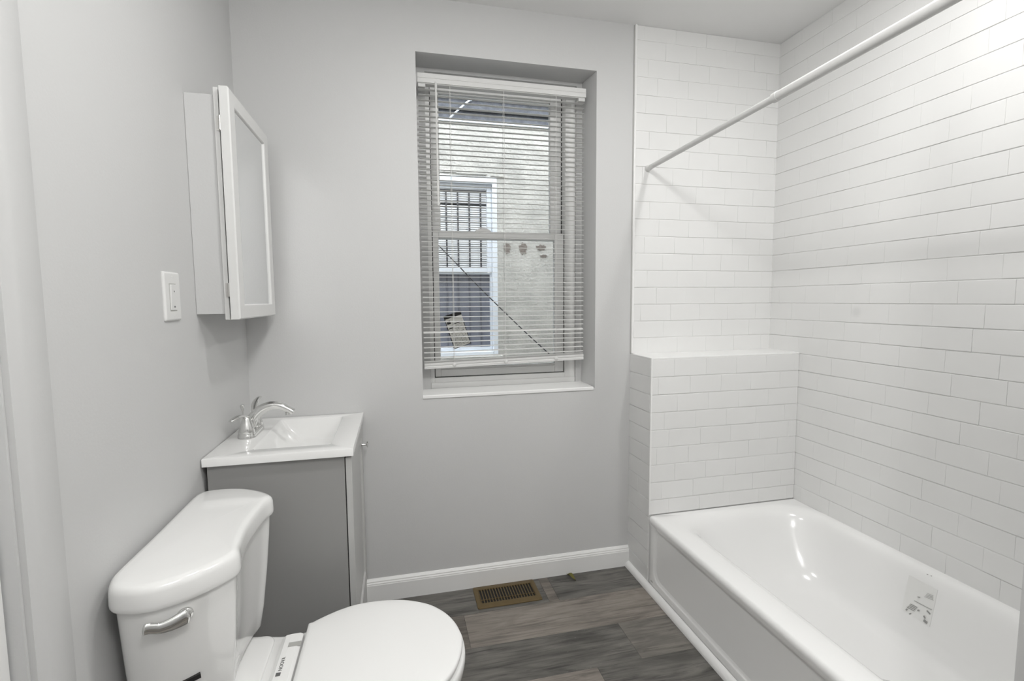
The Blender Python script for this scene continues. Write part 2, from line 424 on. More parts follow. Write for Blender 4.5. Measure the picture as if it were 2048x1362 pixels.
# stepped inner tracks
box(win, 1.3485, 1.3515, .138, .142, .93, IZ1-.02); box(win, IX0+.019, IX0+.022, .19, .235, .93, IZ1-.018)
box(win, IX0+.001, IX1-.001, .136, .142, IZ0+.001, IZ0+.030)
window = struct('window_1', win, M['vinyl'], bevel=.0015)
LS = (.7315, 1.3435, .9275, 1.5835)     # lower (inner) sash
US = (.7315, 1.3435, 1.552, 2.2295)      # upper (outer) sash
bm = bmesh.new(); frame(bm, *LS, .026, .043, .042, .032, .150, .178)
box(bm, LS[0]+.026, LS[1]-.043, .1465, .150, LS[2]+.028, LS[2]+.033)
struct('lower_sash', bm, M['vinyl'], window, bevel=.002)
for xa, xb, za, zb, ya in ((.7282, .7313, .925, 2.225, .1515), (1.3437, 1.3468, .925, 1.58, .158), (1.3437, 1.3460, 1.58, 2.225, .183), (.7312, 1.3438, .9245, .9272, .154)):
    struct('sash_gap_shade', bx(xa, xb, ya, ya+.002, za, zb), M['gap'], window)  # thin dark strips painted as the shade in the sash gaps
bm = bmesh.new(); frame(bm, *US, .040, .054, .03, .043, .186, .214)
struct('upper_sash', bm, M['vinyl'], window, bevel=.002)
bm = bmesh.new(); box(bm, LS[0]+.022, LS[1]-.039, .162, .165, LS[2]+.036, LS[3]-.028); struct('lower_pane', bm, M['glass'], window)
bm = bmesh.new(); box(bm, US[0]+.036, US[1]-.050, .198, .201, US[2]+.026, US[3]-.039); struct('upper_pane', bm, M['glass'], window)
# arched sash lock on the meeting rail
bm = bmesh.new()
arc = [Vector((1.0+.036*math.cos(math.radians(a))-.04, .166, 1.5835+.016*math.sin(math.radians(a)))) for a in range(0, 181, 12)]
loft(bm, [[p+Vector((0, dy, 0)) for p in arc] for dy in (-.012, .012)], closed=True, cap0=True, cap1=True)
struct('sash_lock', bm, M['vinyl'], window)
# sill board
bm = bmesh.new()
loft(bm, [[Vector((x, y, z)) for y, z in ((-.004, OZ0-.008), (-.004, OZ0+.0035), (-.002, OZ0+.006), (RD+.004, OZ0+.010), (RD+.004, OZ0-.008))] for x in (OX0-.001, 1.436)], cap0=True, cap1=True)
struct('trim_window_sill', bm, M['edge'], bevel=.001)

# ================================================================ BLIND
bl = thing('window_blind', 'white mini blind with open slats and crooked bottom rail in the window opening', 'window blind', (1.04, .055, 2.2))
BX0, BX1, BY = .6765, 1.4045, .055
bm = bmesh.new()
box(bm, BX0, BX1, BY-.016, BY+.016, 2.160, 2.198)
obj('headrail', bm, M['blind'], bl, bevel=.002)
bm = bmesh.new(); box(bm, BX0-.002, BX1+.003, BY-.021, BY-.017, 2.163, 2.200)
box(bm, BX0-.002, BX1+.003, BY-.0225, BY-.021, 2.181, 2.184)
obj('valance', bm, M['blind'], bl, bevel=.001)
for xa in (BX0, BX1-.03):
    bm = bmesh.new(); box(bm, xa, xa+.03, BY-.017, BY+.014, 2.147, 2.160); obj('bracket', bm, M['blind'], bl, bevel=.002)
bm = bmesh.new()
zt, n_sl, pitch = 2.142, 53, .02135
def slat(bm, z, tilt, dz=0, x0=BX0+.001, x1=BX1-.001, w=.025):
    a = math.radians(tilt); pts = []
    for i in range(7):
        s = -1+2*i/6; pts.append((s*w/2, .0016*(1-s*s)))
    for side in (0, .0004):
        pass
    rings = []
    for x, d in ((x0, -dz), (x1, dz)):
        top = [(Vector((x, BY+u*math.cos(a)-v*math.sin(a), z+d+u*math.sin(a)+v*math.cos(a)))) for u, v in pts]
        bot = [p-Vector((0, 0, .0005)) for p in top[::-1]]
        rings.append(top+bot)
    loft(bm, rings, cap0=True, cap1=True)
rs = random.Random(3)
for i in range(n_sl):
    z = zt-i*pitch
    if z < 1.022: break
    slat(bm, z, 4+rs.uniform(-1.6, 1.6) if i != 47 else 17, rs.uniform(-.0006, .0006)+(.0000 if i < 46 else .0006*(i-45)))
slz = z
for k in range(4): slat(bm, 1.0125+k*.0022, 0, .0085)
obj('slats', bm, M['blind'], bl, smooth=True, sharp=50)
bm = bmesh.new()
loft(bm, [[Vector((x, BY+dy, z0+dz)) for dy, dz in ((-.0135, 0), (-.0135, .009), (-.0115, .011), (-.0115, .013), (-.0135, .015), (-.0135, .024), (.0135, .024), (.0135, 0))] for x, z0 in ((BX0+.001, .979), (BX1+.0005, .9965))], cap0=True, cap1=True)
obj('bottom_rail', bm, M['blind'], bl, bevel=.0008)
for cx in (.8065, 1.036, 1.271):
    bm = bmesh.new()
    for dy in (-.0135, .0135):
        tube(bm, [(cx, BY+dy, 2.16), (cx, BY+dy, 1.0)], .00075, 6)
    tube(bm, [(cx+.004, BY, 2.16), (cx+.004, BY, 1.0)], .0006, 6)
    obj('ladder_cord', bm, M['blind'], bl)
    bm = bmesh.new(); zz = .979+(cx-BX0)/(BX1-BX0)*.0175+.012
    lathe(bm, [(.0085, 0), (.0085, -.002), (.006, -.004)], (cx, BY-.0137, zz), 'y', 16); obj('rail_button', bm, M['blind'], bl, smooth=True)
bm = bmesh.new(); tube(bm, [(.7475, BY-.030, 2.150), (.7490, BY-.031, 1.668)], .0042, 6)
lathe(bm, [(.005, 0), (.0055, .02), (.003, .03)], (.7475, BY-.030, 2.135), 'z', 10)
tube(bm, [(.7475, BY-.016, 2.168), (.7475, BY-.030, 2.163)], .0018, 6)
obj('tilt_wand', bm, M['blind'], bl, smooth=True)

# window sticker on the lower pane
SM = Matrix.Translation((.8355, .1612, 1.138)) @ Matrix.Rotation(math.radians(-17.5), 4, 'Y')
def sbox(bm, u0, u1, v0, v1, d=.0004, mi=0):
    box(bm, u0, u1, -d, 0, v0, v1, mi=mi, M=SM)
st = thing('window_sticker', 'tilted white paper sticker with black header and fine print on the lower window pane', 'sticker', (.8355, .1612, 1.138))
bm = bmesh.new(); sbox(bm, -.041, .041, -.079, .079); obj('sticker_sheet', bm, M['paper'], st)
bm = bmesh.new()
sbox(bm, -.041, .041, .062, .079, .0007); sbox(bm, -.041, -.0375, -.079, .062, .0007); sbox(bm, .038, .041, -.079, .03, .0007)
sbox(bm, -.041, .041, -.079, -.0765, .0007); sbox(bm, -.012, .034, .030, .0335, .0007); sbox(bm, -.018, .030, -.0085, -.0065, .0007)
sbox(bm, -.035, -.018, .036, .052, .0007); sbox(bm, -.034, -.014, .014, .018, .0007)
obj('sticker_bars', bm, M['black'], st)
bm = bmesh.new(); r2 = random.Random(5); v = .024
while v > -.072:
    u = -.030
    while u < .032:
        wd = r2.uniform(.003, .009)
        if r2.random() < .8: sbox(bm, u, min(u+wd, .034), v, v+.0014, .0007)
        u += wd+.002
    v -= .0052
obj('fine_print', bm, M['ink'], st)

# ================================================================ OUTSIDE
bm = bmesh.new()
NX0, NX1, NZ0, NZ1 = .42, 1.302, .862, 2.163
wall_hole(bm, -12, 14, -1.2, 2.535, EXT, EXT+.3, NX0, NX1, NZ0, NZ1)
# ragged chips of stucco over the window head
for (x, z, w_, h_) in ((.90, 2.19, .24, .012), (1.12, 2.182, .22, .010), (1.31, 2.172, .10, .008)):
    box(bm, x-w_/2, x+w_/2, EXT-.012, EXT, z-h_/2, z+h_/2)
struct('wall_neighbour', bm, M['stucco'])
bm = bmesh.new()
for k in range(12):
    z = 2.552+k*.085
    loft(bm, [[Vector((x, y, zz)) for y, zz in ((EXT+.02, z), (EXT+.05, z+.085), (EXT+.3, z+.085), (EXT+.3, z))] for x in (-12, 14)], cap0=True, cap1=True)
struct('wall_neighbour_siding', bm, M['siding'])
struct('trim_neighbour_flashing', bx(-12, 14, EXT-.012, EXT+.05, 2.535, 2.552), M['nwhite'])
struct('ground', bx(-12, 14, .3, 3, -1.35, -1.2), M['stucco'])
bp_ = bmesh.new()
nw = thing('neighbour_window', 'white framed neighbouring house window with dark bars over pale blinds, seen through the blind', 'window', (.86, EXT, NZ0))
bm = bmesh.new()
frame(bm, NX0, NX1, NZ0, NZ1, .034, .034, .03, .05, EXT-.01, EXT+.09)
obj('frame', bm, M['nwhite'], nw, bevel=.003)
bm = bmesh.new(); frame(bm, NX0+.034, NX1-.036, 1.478, NZ1-.052, .03, .034, .032, .032, EXT+.02, EXT+.06); obj('upper_sash', bm, M['nwhite'], nw, bevel=.002)
bm = bmesh.new(); frame(bm, NX0+.034, NX1-.036, NZ0+.03, 1.476, .03, .012, .03, .012, EXT+.03, EXT+.07); obj('screen_frame', bm, M['nwhite'], nw)
bm = bmesh.new(); box(bm, NX0+.06, NX1-.045, EXT+.065, EXT+.068, NZ0+.05, 1.47); obj('screen', bm, M['nblue'], nw)
bm = bmesh.new(); zz = 1.50
while zz < 2.085:
    if not (1.955 < zz < 1.975 or 2.055 < zz < 2.07):
        loft(bm, [[Vector((x, y, z)) for y, z in ((EXT+.040, zz), (EXT+.044, zz+.0125), (EXT+.045, zz+.0125), (EXT+.041, zz))] for x in (NX0+.05, NX1-.06)], cap0=True, cap1=True)
    zz += .0155
obj('blind_slats', bm, M['nshade'], nw)
bm = bmesh.new(); box(bm, NX0+.05, NX1-.05, EXT+.14, EXT+.15, NZ0+.02, NZ1-.03); obj('dark_room_sheet', bm, M['nbar'], nw)  # dark sheet stands in for the unlit room behind the slats
for k in range(9):
    xx = .936+(k-5)*.0835
    if xx < NX0+.05: continue
    bm = bmesh.new(); box(bm, xx-.0055, xx+.0055, EXT+.024, EXT+.035, 1.505, 2.05); obj('bar', bm, M['nbar'], nw)
    bm = bmesh.new(); box(bm, xx-.006, xx+.006, EXT+.060, EXT+.0648, NZ0+.05, 1.47); obj('lower_bar', bm, M['nblue2'], nw)
bm = bmesh.new(); box(bm, NX0-.04, NX1+.03, EXT-.06, EXT+.1, NZ0-.05, NZ0-.002); struct('trim_neighbour_sill', bm, M['stucco'])
# exposed brick patches
for (x, z, w_, h_) in ((1.378, 1.655, .05, .075), (1.50, 1.655, .06, .085), (1.64, 1.665, .075, .04), (1.66, 1.60, .05, .025)):
    bm = bmesh.new(); c0 = [Vector((x+w_/2*math.cos(a)*(1+.25*math.sin(5*a)), EXT-.004, z+h_/2*math.sin(a)*(1+.2*math.cos(7*a)))) for a in [2*math.pi*i/14 for i in range(14)]]
    loft(bm, [c0, [p+Vector((0, .02, 0)) for p in c0]], cap0=True, cap1=True)
    o = obj('trim_brick_patch', bm, M['brick']); o['kind'] = 'structure'
bm = bmesh.new(); tube(bm, catmull([(.60, EXT-.06, 1.93), (.8834, EXT-.06, 1.645), (1.28, EXT-.06, 1.243), (1.672, EXT-.06, .875), (2.1, EXT-.05, .52)], 8), .0042, 8)
o = obj('utility_cable', bm, M['cable']); tag(o, 'thin black cable running diagonally across the outside wall behind the window', 'cable')
bm = bmesh.new(); tube(bm, catmull([(.955, EXT+.01, 2.545), (1.02, EXT-.03, 2.60), (1.10, EXT-.02, 2.675), (1.135, EXT+.05, 2.71)], 6), .006, 8)
o = obj('loose_wire', bm, M['nwhite']); tag(o, 'short loose white wire at the top of the outside wall', 'wire')

# ================================================================ CEILING LAMPS AND ADDED FILL
for i, (lx, ly, pw, disc) in enumerate(LAMPS):
    t = thing('ceiling_and_fill_fixture', ['round flat ceiling light over the toilet', 'round flat ceiling light over the bathtub', 'added fill light behind the camera, built as a bare ceiling bulb'][i], 'ceiling light', (lx, ly, H), 'ceiling lights')
    bm = bmesh.new(); lathe(bm, [(.095, 0), (.095, -.006), (.088, -.010), (.075, -.010), (.072, -.004)], (lx, ly, H), cap0=True, cap1=False); obj('trim_ring', bm, M['edge'], t, smooth=True)
    if disc: bm = bmesh.new(); lathe(bm, [(.073, -.003), (.073, -.006)], (lx, ly, H)); obj('lens', bm, M['lens'], t)
    else: bm = bmesh.new(); lathe(bm, [(.03, -.004), (.026, -.045), (.022, -.05)], (lx, ly, H)); obj('fill_socket', bm, M['edge'], t, smooth=True)

# ================================================================ SHOWER ROD
rod = thing('shower_rod', 'white telescoping shower curtain rod spanning above the bathtub', 'shower rod', (1.69, -.012, 1.861))
rx, rz = 1.69, 1.861
bm = bmesh.new(); tube(bm, [(rx, -.022, rz), (rx, -.80, rz+.013)], .0105, 24); obj('inner_tube', bm, M['rod'], rod, smooth=True)
bm = bmesh.new(); tube(bm, [(rx, -.768, rz+.0125), (rx, YE+.012, rz+.025)], .0138, 24); tube(bm, [(rx, -.764, rz+.0125), (rx, -.782, rz+.013)], .0148, 24)
obj('outer_tube', bm, M['rod'], rod, smooth=True)
for ya, s in ((-.0065, -1), (YE+.001, 1)):
    bm = bmesh.new(); dz = 0 if s < 0 else .025
    lathe(bm, [(.0145, 0), (.0145, s*.006), (.0125, s*.012), (.0125, s*.022), (.011, s*.024)], (rx, ya, rz+dz), 'y', 24); obj('end_cap', bm, M['faint'] if 0 else M['white'], rod, smooth=True)

# ================================================================ BATHTUB
tub = thing('bathtub', 'white enamel alcove bathtub with smooth apron under the tiled walls', 'bathtub', (2.0, -.8, 0))
TX0, TX1, TY0, TY1 = X1+.0005, W-.007, YE+.001, -SD-.0005
def R3(u0, u1, v0, v1, r, z): return [Vector((a, b, z)) for a, b in rrect(u0, u1, v0, v1, r, 14, 12)]
rings = [R3(TX0+.004, TX1, TY0, TY1, .003, T-.04), R3(TX0, TX1, TY0, TY1, .003, T-.022), R3(TX0+.0005, TX1, TY0, TY1, .003, T-.014), R3(TX0+.005, TX1, TY0, TY1, .003, T-.004), R3(TX0+.013, TX1, TY0+.001, TY1, .003, T)]
ix0, ix1, iy0, iy1 = 1.722, 2.345, -1.375, -.232
prof = [(-.034, -.012, .0, .14), (-.018, -.004, -.0008, .145), (-.006, .002, -.0032, .15), (.006, .010, -.0085, .155), (.017, .020, -.019, .16), (.026, .032, -.037, .165), (.036, .050, -.08, .17), (.052, .085, -.145, .17), (.07, .125, -.205, .165), (.088, .16, -.24, .155), (.115, .195, -.257, .14), (.15, .24, -.264, .12)]
for ins, e, dz, r in prof:
    rings.append(R3(ix0+ins, ix1-ins*.8, iy0+e*.7, iy1-e*1.05, r, T+dz))
rings.append(R3(ix0+.25, ix1-.22, iy0+.45, iy1-.45, .05, T-.268))
bm = bmesh.new(); loft(bm, rings, cap1=True)
basin = obj('basin', bm, M['tub'], tub, smooth=True, sharp=60)
# apron with a shallow recessed panel
def RA(y0, y1, z0, z1, r, x): return [Vector((x, a, b)) for a, b in rrect(y0, y1, z0, z1, r, 14, 10)]
pa = (-1.40, -.233, .052, .30)
rr = [RA(TY0, TY1, .004, T-.03, .002, TX0+.02), RA(TY0, TY1, .004, T-.03, .002, TX0+.004), RA(TY0+.002, TY1-.002, .006, T-.032, .002, TX0+.002)]
for i, x in ((0, .002), (.003, .0035), (.006, .006), (.012, .0065), (.015, .008), (.019, .0085)):
    rr.append(RA(pa[0]+i, pa[1]-i, pa[2]+i, pa[3]-i, .045, TX0+x))
bm = bmesh.new(); loft(bm, rr, cap0=True, cap1=True)
obj('apron', bm, M['tub'], tub, smooth=True, sharp=50)
# small chip low on the apron corner
bm = bmesh.new(); box(bm, TX0+.0015, TX0+.0035, -.232, -.215, .040, .046)
obj('chip', bm, M['faint'], tub)
# drain
bm = bmesh.new(); lathe(bm, [(.032, 0), (.032, .002), (.024, .003), (.02, 0), (.0, -.001)], (2.03, -.95, T-.2655)); obj('drain', bm, M['chrome'], tub, smooth=True)

# peeling label on the inner wall (follows the wall's slope)
def tubwall(y, z):
    d = z-T
    pts = [(ix1-i*.8, dz) for i, e, dz, r in prof]
    for (xa, a), (xb, b) in zip(pts, pts[1:]):
        if b <= d <= a: return xa+(xb-xa)*(a-d)/max(a-b, 1e-9)
    return pts[-1][0]
def patch(bm, y0, z0, y1, z1, wd, lift=.0006):
    """thin strip following the tub wall from (y0,z0) to (y1,z1)"""
    a = Vector((0, y1-y0, z1-z0)); nn = Vector((0, -a.z, a.y)).normalized()*wd/2
    ns = max(2, int(a.length/.006)); nw = max(2, int(wd/.008)); ho = lift+.0016
    grid = [[None]*(nw+1) for _ in range(ns+1)]
    for i in range(ns+1):
        for k in range(nw+1):
            f = -1+2*k/nw; yy = y0+a.y*i/ns+nn.y*f; zz = z0+a.z*i/ns+nn.z*f
            grid[i][k] = (bm.verts.new((tubwall(yy, zz)-ho, yy, zz)), bm.verts.new((tubwall(yy, zz)-ho+.0004, yy, zz)))
    for L in (0, 1):
        for i in range(ns):
            for k in range(nw):
                q4 = [grid[i][k][L], grid[i+1][k][L], grid[i+1][k+1][L], grid[i][k+1][L]]
                bm.faces.new(q4 if L == 0 else q4[::-1])
    rim = [grid[i][0] for i in range(ns+1)]+[grid[ns][k] for k in range(1, nw+1)]+[grid[i][nw] for i in range(ns-1, -1, -1)]+[grid[0][k] for k in range(nw-1, 0, -1)]
    for p, q in zip(rim, rim[1:]+rim[:1]): bm.faces.new((p[0], q[0], q[1], p[1]))
LBL = thing('bathtub_label', 'half peeled printed label with smudged text on the inside wall of the bathtub', 'label', (2.31, -.82, .2))
bm = bmesh.new(); r3 = random.Random(11)
patch(bm, -.818, .159, -.818, .285, .095, -.0008)
film = mat('label_film', (.79, .79, .775, 1), .3)
M['print'] = mat('worn_print', (.30, .30, .29, 1), .5)
obj('label_film', bm, film, LBL)
bm = bmesh.new()
patch(bm, -.8039, .2114, -.8614, .2146, .0016, .001)
patch(bm, -.812, .2295, -.820, .2325, .0028, .001)
obj('label_rule', bm, M['print'], LBL)
bm = bmesh.new()
for k in range(4): patch(bm, -.832-.002*k, .2425+.0052*k, -.860+.001*k, .2470+.0045*k, .0009, .001)
for k in range(4): patch(bm, -.786-.003*k, .1775+.0055*k, -.812-.002*k, .179+.0055*k, .0022, .001)
for a in ((-.820, .186, -.826, .191, .004), (-.848, .2037, -.860, .1985, .0045), (-.842, .182, -.848, .176, .005), (-.845, .168, -.857, .166, .008), (-.786, .166, -.789, .172, .005), (-.798, .160, -.804, .166, .003)): patch(bm, *a, .001)
obj('smudged_print', bm, M['print'], LBL)
for a in ((-.8197, .314, -.824, .3145, .0016), (-.832, .3150, -.836, .3155, .0016)):
    bm = bmesh.new(); patch(bm, *a, .001); obj('glue_speck', bm, M['print'], LBL)

# ================================================================ TOILET
toi = thing('toilet', 'white two-piece toilet with closed lid against the left wall', 'toilet', (.02, -.81, 0))
plan = [(.010, -.815), (.0085, -.97), (.012, -1.008), (.028, -1.043), (.058, -1.060), (.10, -1.0645), (.138, -1.051), (.176, -1.026), (.2055, -.994), (.222, -.970), (.2265, -.950),
        (.218, -.912), (.2105, -.85), (.2085, -.80), (.2105, -.745), (.2155, -.690), (.2235, -.657), (.2205, -.640), (.205, -.620), (.176, -.594), (.138, -.570), (.10, -.558), (.058, -.555), (.028, -.562), (.012, -.585), (.0085, -.63)]
base = resample(catmull([(x, y, 0) for x, y in plan], 10, closed=True), 168)
cenT = Vector((.11, -.81, 0))
def inset(P, d):
    n = len(P); out = []
    for i in range(n):
        t = (P[(i+1) % n]-P[i-1]).normalized(); nn = Vector((-t.y, t.x, 0))
        if nn.dot(cenT-P[i]) < 0 and abs(nn.dot((cenT-P[i]).normalized())) > .25: nn = -nn
        out.append(P[i]+nn*d)
    return out
area = sum(a.x*b.y-a.y*b.x for a, b in zip(base, base[1:]+base[:1]))
sg = 1 if area > 0 else -1
def inset(P, d):
    n = len(P)
    return [P[i]+Vector((-(P[(i+2) % n]-P[i-2]).normalized().y, (P[(i+2) % n]-P[i-2]).normalized().x, 0))*d*sg for i in range(n)]
def lev(P, z): return [Vector((p.x, p.y, z)) for p in P]
LZ = .746
lid = [lev(inset(base, .010), LZ-.050), lev(inset(base, .002), LZ-.050), lev(inset(base, .0002), LZ-.046), lev(base, LZ-.040), lev(inset(base, .001), LZ-.016), lev(inset(base, .004), LZ-.007), lev(inset(base, .010), LZ-.0015), lev(inset(base, .018), LZ)]
# gently domed top
for k, (s, dz) in enumerate(((.8, .0010), (.6, .0018), (.4, .0024), (.2, .0028), (.02, .0029))):
    b_ = inset(base, .018); lid.append([Vector((cenT.x+(p.x-cenT.x)*s, cenT.y+(p.y-cenT.y)*s, LZ+dz)) for p in b_])
bm = bmesh.new(); loft(bm, lid, cap0=True, cap1=True)
obj('tank_lid', bm, M['porc'], toi, smooth=True, sharp=60)
bm = bmesh.new(); rg = []
b2 = inset(base, .010)
for z, sx, sy in ((.385, .80, .76), (.388, .83, .79), (.398, .86, .815), (.45, .90, .85), (.55, .95, .92), (.64, .985, .97), (.697, 1, 1)):
    rg.append([Vector((.012+(p.x-.012)*sx, -.81+(p.y+.81)*sy, z)) for p in b2])
loft(bm, rg, cap0=True, cap1=True)
obj('tank', bm, M['porc'], toi, smooth=True, sharp=60)

# trip lever on the slanted side
def ntank(u):   # point on the tank flank near plan x=u at z, outward normal
    b3 = [p for p in b2 if p.y < -.81]
    p = min(b3, key=lambda q: abs(q.x-u)+(0 if q.y < -.9 else 1))
    return p
pL = ntank(.150); nL = Vector((.45, -.89, 0)).normalized(); tL = Vector((-nL.y, nL.x, 0))   # tL points toward +x,+y
if tL.x < 0: tL = -tL
zc = .664
pivot = Vector((.012+(pL.x-.012)*.99, -.81+(pL.y+.81)*.98, zc))
lv = bmesh.new()
rings = []
for r, h in ((.0150, -.004), (.0150, .003), (.0135, .006), (.009, .008), (.009, .014)):
    rings.append([pivot+nL*h+tL*(r*math.cos(a))+Vector((0, 0, r*math.sin(a))) for a in [2*math.pi*i/24 for i in range(24)]])
loft(lv, rings, cap0=True, cap1=True)
lever = obj('flush_lever', lv, M['chrome'], toi, smooth=True)
pts = [pivot+nL*.016+tL*.006+Vector((0, 0, .004)), pivot+nL*.019-tL*.010+Vector((0, 0, .002)), pivot+nL*.020-tL*.024, pivot+nL*.019-tL*.042, pivot+nL*.018-tL*.056+Vector((0, 0, .005)), pivot+nL*.018-tL*.067+Vector((0, 0, .0075))]
cv = catmull(pts, 6); n = len(cv)
rad = [(.0145 if i < 2 else .0160-.0055*min(1, (i-2)/(n*.55))) if i < n-3 else .0105*(1 if i < n-2 else .8 if i < n-1 else .4) for i in range(n)]
rad[0] *= .6; rad[1] *= .88
bm = bmesh.new(); tube(bm, cv, rad, 20, flat=[(.5, 1)]*n)
obj('lever_handle', bm, M['chrome'], lever, smooth=True, sharp=80)
# black sticker low on the tank flank
bm = bmesh.new()
M2 = Matrix(((tL.x, nL.x, 0, 0), (tL.y, nL.y, 0, 0), (0, 0, 1, 0), (0, 0, 0, 1)))
ctr = Vector((.158, -1.0055, .5145))
box(bm, -.055, .000, -.014, .0015, -.0045, .0045, M=Matrix.Translation(ctr) @ M2 @ Matrix.Rotation(math.radians(-4), 4, 'Y'))
obj('sticker', bm, M['black'], toi)

# bowl and rear deck
YC = -.855
half = [(.135, .118), (.16, .122), (.20, .124), (.25, .126), (.29, .137), (.33, .156), (.38, .178), (.43, .192), (.48, .198), (.53, .196), (.58, .186), (.62, .170), (.655, .148), (.682, .118), (.702, .082), (.714, .042), (.718, 0)]
def bowlpts(sc=1.0, sx=1.0, cx=.33, dx=0, yc=YC, back=None):
    up = [Vector((cx+(x-cx)*sx+dx, yc+(h*sc)+(0.045-.0*x)*max(0, (.30-x)/.165)*1.0*sc, 0)) for x, h in half]
    dn = [Vector((cx+(x-cx)*sx+dx, yc-(h*sc)+(0.045)*max(0, (.30-x)/.165)*sc, 0)) for x, h in half[:-1]][::-1]
    return up+dn
def bl_ring(z, **k): return lev(resample(catmull(bowlpts(**k), 6, closed=True), 120), z)
bm = bmesh.new()
rg = [bl_ring(0.0, sc=.62, sx=.74, cx=.30), bl_ring(.03, sc=.60, sx=.73, cx=.30), bl_ring(.10, sc=.56, sx=.72, cx=.30), bl_ring(.18, sc=.62, sx=.78, cx=.28), bl_ring(.25, sc=.80, sx=.90, cx=.28), bl_ring(.30, sc=.91, sx=.96, cx=.3), bl_ring(.34, sc=.975, sx=.99), bl_ring(.362, sc=1.0, sx=1.0), bl_ring(.373, sc=.995, sx=.998), bl_ring(.379, sc=.975, sx=.99), bl_ring(.381, sc=.93, sx=.97)]
loft(bm, rg, cap0=True, cap1=True)
obj('bowl', bm, M['porc'], toi, smooth=True, sharp=60)
# raised tank platform on the deck
bm = bmesh.new()
rg = [[Vector((a, b, z)) for a, b in rrect(.05+i, .232-i, -.93+i, -.712-i, .03, 6, 8)] for i, z in ((0, .34), (0, .3815), (.001, .3845), (.004, .3865))]
loft(bm, rg, cap0=True, cap1=True)
obj('tank_platform', bm, M['porc'], toi, smooth=True, sharp=60)
# seat ring + lid
lidp = [(.311, -.735), (.313, -.724), (.322, -.712), (.349, -.694), (.385, -.675), (.4215, -.662), (.455, -.6575), (.488, -.6572), (.525, -.661), (.563, -.6700), (.600, -.686), (.6365, -.7095), (.662, -.736), (.684, -.769), (.701, -.810), (.7095, -.850)]
lp = [Vector((x, y, 0)) for x, y in lidp]
YL = -.866
lp2 = lp+[Vector((.7115, YL, 0))]+[Vector((p.x, 2*YL-p.y, 0)) for p in lp[::-1]]
seat = resample(catmull(lp2, 8, closed=True), 160)
area = sum(a.x*b.y-a.y*b.x for a, b in zip(seat, seat[1:]+seat[:1]))
def ins2(P, d, s=1 if area > 0 else -1):
    n = len(P)
    return [P[i]+Vector((-(P[(i+2) % n]-P[i-2]).normalized().y, (P[(i+2) % n]-P[i-2]).normalized().x, 0))*d*s for i in range(n)]
bm = bmesh.new(); loft(bm, [lev(ins2(seat, .012), .3815), lev(ins2(seat, .005), .3825), lev(ins2(seat, .004), .389), lev(ins2(seat, .008), .3915)], cap0=True, cap1=True)
obj('seat', bm, M['seatp'], toi, smooth=True, sharp=60)
zl = .4075; csl = Vector((.5, YL, 0)); rg = [lev(ins2(seat, .006), .392), lev(ins2(seat, .001), .3935), lev(seat, .398), lev(ins2(seat, .0015), zl-.0045), lev(ins2(seat, .005), zl-.0015), lev(ins2(seat, .012), zl)]
b_ = ins2(seat, .012)
for s, dz in ((.8, .0011), (.6, .0019), (.4, .0025), (.2, .0029), (.02, .0030)): rg.append([Vector((csl.x+(p.x-csl.x)*s, csl.y+(p.y-csl.y)*s, zl+dz)) for p in b_])
bm = bmesh.new(); loft(bm, rg, cap0=True, cap1=True)
obj('seat_lid', bm, M['seatp'], toi, smooth=True, sharp=60)
# hinge bar and cover; grey patch painted for the slot's shade
bm = bmesh.new()
rg = [[Vector((x, y, z)) for x, z in ((.250, .3815), (.252, .388), (.262, .395), (.275, .3965), (.296, .3965), (.304, .3925), (.306, .3815))] for y in (-.738, -.985)]
loft(bm, rg, cap0=True, cap1=True)
hb = obj('hinge_cover', bm, M['seatp'], toi, bevel=.0015)
bm = bmesh.new(); box(bm, .2745, .3045, -.790, -.7735, .3955, .3972); obj('hinge_slot_shade', bm, M['faint'], hb)
# small printed maker's mark on the hinge cover
cu = bpy.data.curves.new('mark', 'FONT'); cu.body = 'NOOVA'; cu.size = .0125; cu.extrude = .00015
to = bpy.data.objects.new('tmp_text', cu); C.objects.link(to)
bpy.context.view_layer.update()
dg = bpy.context.evaluated_depsgraph_get(); me = bpy.data.meshes.new_from_object(to.evaluated_get(dg))
bpy.data.objects.remove(to); 
bm = bmesh.new(); bm.from_mesh(me)
MT = Matrix.Translation((.2775, -.872, .3970)) @ Matrix.Rotation(math.radians(90), 4, 'Z')
for v in bm.verts: v.co = MT @ v.co
box(bm, .2665, .2770, -.8880, -.8775, .3964, .3973)
obj('printed_mark', bm, M['ink'], hb)

# ================================================================ VANITY
van = thing('vanity_cabinet', 'small grey bathroom vanity cabinet in the corner beside the toilet', 'vanity cabinet', (.2, -.25, 0))
bm = bmesh.new()
box(bm, .012, .396, -.4975, -.4815, .0, .7945)        # near side panel
box(bm, .012, .396, -.024, -.010, .0, .7945)
box(bm, .02, .030, -.4815, -.024, .05, .79); box(bm, .030, .396, -.4815, -.024, .085, .10); box(bm, .37, .396, -.4815, -.024, .77, .7945)
obj('carcass', bm, M['vanity'], van, bevel=.0006)
bm = bmesh.new()
fy0, fy1, fx0, fx1 = -.4965, -.012, .3995, .4175
def RF(y0, y1, z0, z1, r, x): return [Vector((x, a, b)) for a, b in rrect(y0, y1, z0, z1, r, 3, 2)]
rr = [RF(fy0, fy1, .112, .787, .001, fx0), RF(fy0, fy1, .112, .787, .001, fx1-.001), RF(fy0+.001, fy1-.001, .113, .786, .001, fx1)]
for i, x in ((.058, 0), (.061, -.005), (.0615, -.007)): rr.append(RF(fy0+i, fy1-i, .112+i, .787-i, .001, fx1+x))
loft(bm, rr, cap0=True, cap1=True)
door = obj('door', bm, M['vdoor'], van)
